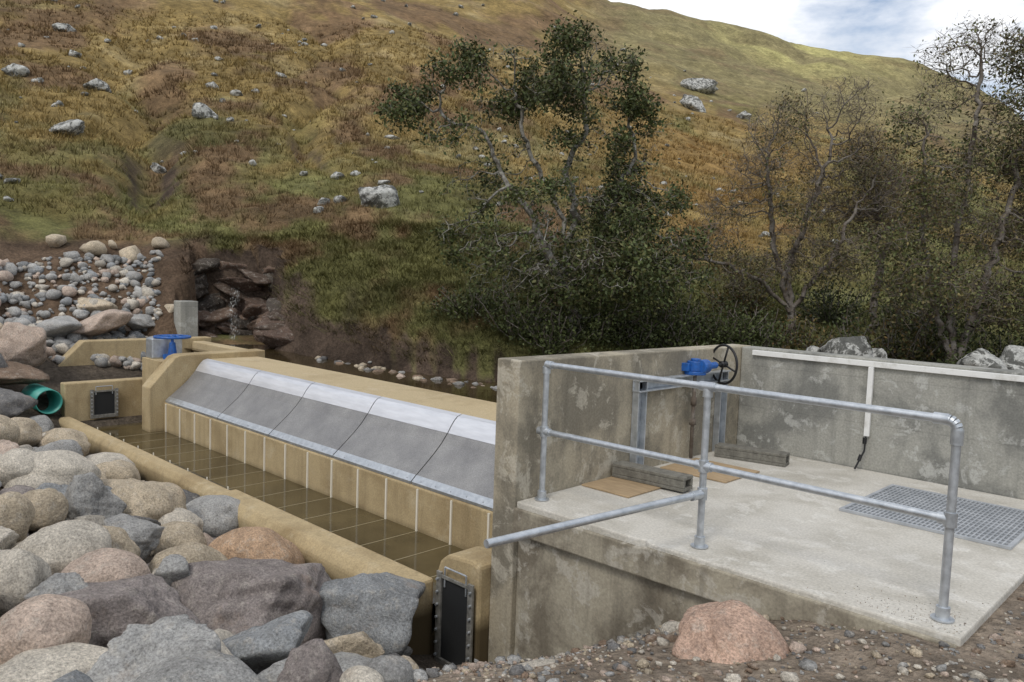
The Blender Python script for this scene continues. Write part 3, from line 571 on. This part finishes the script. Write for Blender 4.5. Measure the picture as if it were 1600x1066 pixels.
GL=[(.060,.078,.026),(.074,.090,.030),(.048,.062,.021),(.095,.095,.036)]
bx,by=bearing(4.4,14.0);bz=float(hgt(bx,by))
C1=[(-.30,0,5.05,.5,.34),(.15,.3,5.25,.45,.25),(.65,.4,4.9,.5,.30),(-1.25,-.3,4.8,.5,.28),(-1.9,.2,4.9,.45,.22),(-2.2,-.5,4.45,.55,.24),(-2.9,.3,4.15,.5,.22),(-3.2,-.2,3.75,.5,.16),(-1.35,.6,4.15,.6,.26),(-.45,-.6,4.15,.7,.32),(.85,.2,4.2,.55,.28),(-2.3,-.6,3.35,.55,.26),(-.7,.3,4.6,.5,.28),(.3,-.2,4.55,.5,.28),
(-1.15,.5,3.1,.6,.28),(.1,-.4,3.4,.7,.38),(1.0,.4,3.2,.55,.45),(-1.7,.2,2.5,.7,.35),(-.45,-.7,2.3,1.0,.45),(.7,.1,2.3,1.05,.5),(-.8,-.6,1.3,1.4,.65),(.55,-.8,1.2,1.3,.65),(1.7,-.2,1.3,.9,.65),(-1.9,-.1,1.7,.7,.4),(1.4,.3,3.8,.35,.22),(1.5,.2,2.4,.6,.4)]
T1=[[(.0,0,.6),(-.2,.1,1.4),(.0,.05,2.1),(-.25,.0,2.9),(.1,0,3.6),(.0,0,4.4)],[(.05,0,.5),(-.4,-.1,1.3),(-.8,-.2,2.1),(-1.3,-.1,2.7),(-1.7,-.1,3.5),(-2.4,-.1,3.75)],[(.0,0,.6),(.35,.1,1.5),(.6,.2,2.3),(1.0,.2,3.2),(.85,.2,3.9)],[(.0,0,.8),(-.3,.3,2.2),(-.9,.3,3.3),(-1.15,.2,4.2)]]
tree('alder_tree',(bx,by,bz),C1,T1,2600,44000,.035,GL,21,trunk_r=.17,twigs=6000,gap=.41,floorp=.05,kill=.19,spread=.085)
bx,by=bearing(19.5,15.5);bz=float(hgt(bx,by))
C2=[(-.6,0,3.7,.6,.6),(.05,.3,4.2,.6,.5),(.8,-.2,4.4,.5,.5),(-.9,-.3,3.1,.55,.5),(.5,.2,3.3,.6,.5),(1.2,0,3.6,.5,.5),(-.2,-.4,2.5,.6,.5),(-1.2,.2,2.4,.6,.4),(1.6,.3,2.8,.6,.6),(-2.4,-.3,1.7,.5,.25),(-1.7,-.3,1.9,.5,.3),(.5,0,1.6,1.,.5),(-.8,0,1.3,.8,.4)]
T2=[[(0,0,.5),(-.1,.1,1.4),(.2,0,2.4),(.4,0,3.2)],[(0,0,.5),(-.6,-.1,1.1),(-1.4,-.2,1.4),(-2.2,-.3,1.55)],[(0,0,.6),(.7,0,1.6),(1.1,.1,2.5)],[(0,0,.6),(-.4,.1,1.8),(-.6,0,3.0)]]
tree('bare_tree',(bx,by,bz),C2,T2,2600,7500,.026,[(.10,.10,.038),(.075,.085,.032),(.14,.105,.042)],33,trunk_r=.10,kill=.15,step=.11,bark=M_twig,twigs=12000)
bx,by=bearing(29.3,14.5);bz=float(hgt(bx,by))
C3=[(.1,0,5.6,.6,.4),(.95,.2,5.5,.6,.45),(-.65,-.2,5.3,.4,.3),(-.2,.3,4.9,.5,.4),(.8,-.2,4.6,.7,.4),(-.8,.2,4.3,.45,.35),(.1,0,3.9,.6,.4),(1.1,.3,3.6,.6,.5),(-.6,-.3,3.3,.6,.45),(.4,.2,2.7,.7,.5),(1.4,-.2,2.6,.6,.5),(-1.,0,2.4,.6,.4),(-.3,0,1.8,1.,.5),(1.0,0,1.6,.9,.5)]
T3=[[(0,0,.7),(-.1,.1,1.9),(.0,0,3.2),(.1,0,4.4),(.1,0,5.3)],[(.1,0,.6),(.5,.1,1.8),(.8,.1,3.2),(.95,0,4.6),(1,0,5.3)],[(0,0,.6),(-.4,0,1.6),(-.65,0,3.0),(-.7,0,4.3)]]
tree('birch_tree',(bx,by,bz),C3,T3,3200,21000,.028,[(.10,.11,.040),(.078,.092,.033),(.14,.115,.048)],45,trunk_r=.09,kill=.14,step=.11,bark=M_twig,twigs=13000,gap=.36,floorp=.15)
bx,by=bearing(24.6,17);bz=float(hgt(bx,by))
C4=[(-.4,0,3.4,.6,.5),(.3,.2,3.0,.6,.5),(.0,0,2.3,.8,.5),(.9,-.2,2.5,.5,.5),(-1.,-.2,2.4,.6,.5)]
tree('bare_tree',(bx,by,bz),C4,[[(0,0,.5),(.1,0,1.5),(-.1,0,2.4)]],1300,3500,.026,[(.12,.10,.04),(.16,.10,.04)],57,trunk_r=.07,kill=.15,step=.11,bark=M_twig,twigs=7000)
bx,by=bearing(33.5,15.5);bz=float(hgt(bx,by))
C5=[(-.2,0,3.6,.6,.5),(.4,.2,3.0,.6,.5),(.0,0,2.4,.8,.5),(.7,-.2,4.2,.5,.4)]
tree('birch_tree',(bx,by,bz),C5,[[(0,0,.5),(.1,0,1.7),(.2,0,3.0)]],1200,4500,.026,[(.12,.11,.04),(.16,.12,.05)],63,trunk_r=.07,kill=.15,step=.11,bark=M_twig,twigs=6000)
def shrub(name,b_,r,w,hh,n,cols,seed,size=.032):
    g=np.random.RandomState(seed); bx,by=bearing(b_,r); bz=float(hgt(bx,by)); ns=34
    nodes=[];par=[]
    for s in range(ns):
        a=g.uniform(0,6.28);rr=g.uniform(.1,1)**.6*w/2; H_=hh*g.uniform(.45,1.1)*(1-.35*(rr/(w/2))**2); prev=-1
        for k in range(7):
            t=k/6; nodes.append((bx+math.cos(a)*rr*(t**.8)+g.normal()*.03,by+math.sin(a)*rr*(t**.8)+g.normal()*.03,bz-.15+H_*t)); par.append(prev); prev=len(nodes)-1
    N=np.array(nodes);par=np.array(par); e=empty(name); V,Fc=tube_edges(N,par,np.full(len(N),.008),4); mk('stems',V,Fc,M_twig,True,None,e)
    pk=g.choice(np.where(par>=0)[0],n); q=g.rand(n,1); P=N[pk]*(1-q)+N[par[pk]]*q+g.normal(size=(n,3))*np.array([.13,.13,.10]); P[:,2]=np.maximum(P[:,2],bz-.1)
    lc=np.array(cols); cc=lc[g.randint(len(lc),size=n)]*g.uniform(.5,1.4,(n,1)); V,Fc,C=leaves(P,size,g,cc); mk('foliage',V,Fc,M_leaf,False,C,e)
DG=[(.058,.072,.024),(.072,.085,.028),(.048,.060,.020)]
BR=[(.10,.09,.032),(.070,.078,.028),(.14,.095,.036)]
sh=[(-3,14.6,1.6,.9),(.5,13.9,1.8,1.2),(3,13.7,1.8,1.3),(6,13.8,2.0,1.4),(9,14,1.9,1.4),(12,14.2,1.8,1.2),(15,14.6,1.8,1.0),(17.5,14.6,1.6,1.1),(20.5,14.9,1.8,1.2),(23.5,15.1,1.8,1.2),(26.5,15.2,1.9,1.5),(29.5,15.2,2.0,1.7),(33,15.2,2.1,1.6),(36,15.5,2,2),(31,13.9,1.0,.7),(16,16.5,1.6,1.1),(22,17,1.8,1.2),(27.5,17.5,2,1.6),(13.5,13.5,1.2,.7),(18.5,13.6,1.3,.7),(25,13.9,1.2,.8)]
for k,(b_,r,w,hh) in enumerate(sh): shrub('shrub',b_,r,w,hh,3200,BR if k in (8,10,15,20) else DG,700+k)
# ------------------------------------------------------------ world, sun, camera
w=bpy.data.worlds.new('World');scene.world=w;w.use_nodes=True;nt=w.node_tree;nt.nodes.clear()
out=nt.nodes.new('ShaderNodeOutputWorld');sky=nt.nodes.new('ShaderNodeTexSky');sky.sky_type='NISHITA';sky.sun_disc=False
EL=math.radians(50);ROT=math.radians(160);sky.sun_elevation=EL;sky.sun_rotation=ROT
b1=nt.nodes.new('ShaderNodeBackground');b1.inputs[1].default_value=.13;nt.links.new(sky.outputs[0],b1.inputs[0])
tc=nt.nodes.new('ShaderNodeTexCoord');mp=nt.nodes.new('ShaderNodeMapping');mp.inputs['Scale'].default_value=(1,1,2.6);nt.links.new(tc.outputs['Generated'],mp.inputs['Vector'])
n1=noise(nt,mp.outputs[0],2.6,8,.55,.2);n2=noise(nt,mp.outputs[0],5,6,.5)
b2=nt.nodes.new('ShaderNodeBackground');nt.links.new(mixc(nt,rmap(nt,n2,.35,.65),(.66,.69,.74),(.96,.96,.97)),b2.inputs[0]);b2.inputs[1].default_value=1.32
mx=nt.nodes.new('ShaderNodeMixShader');nt.links.new(rmap(nt,n1,.40,.52),mx.inputs[0]);nt.links.new(b1.outputs[0],mx.inputs[1]);nt.links.new(b2.outputs[0],mx.inputs[2]);nt.links.new(mx.outputs[0],out.inputs[0])
L=bpy.data.lights.new('sun','SUN');L.energy=1.5;L.angle=math.radians(16);L.color=(1,.95,.87);lo=link(bpy.data.objects.new('sun',L))
sd=Vector((math.sin(ROT)*math.cos(EL),math.cos(ROT)*math.cos(EL),math.sin(EL))); lo.rotation_euler=sd.to_track_quat('Z','Y').to_euler(); lo.location=(0,-10,20)
P=math.radians(4.6);RO=math.radians(2.0)
Rv=Vector((R0[0],R0[1],0));Fv=Vector((F0[0]*math.cos(P),F0[1]*math.cos(P),-math.sin(P)));Uv=Rv.cross(Fv)
Rr=Rv*math.cos(RO)+Uv*math.sin(RO);Ur=Uv*math.cos(RO)-Rv*math.sin(RO)
cam=bpy.data.cameras.new('camera');cam.sensor_width=36;cam.lens=36*1228/1600;cam.clip_start=.05;cam.clip_end=6000
co=link(bpy.data.objects.new('camera',cam));M=Matrix((Rr,Ur,-Fv)).transposed().to_4x4();M.translation=Vector((0,0,1.78));co.matrix_world=M;scene.camera=co
scene.view_settings.view_transform='Standard';scene.view_settings.look='None';scene.view_settings.exposure=0
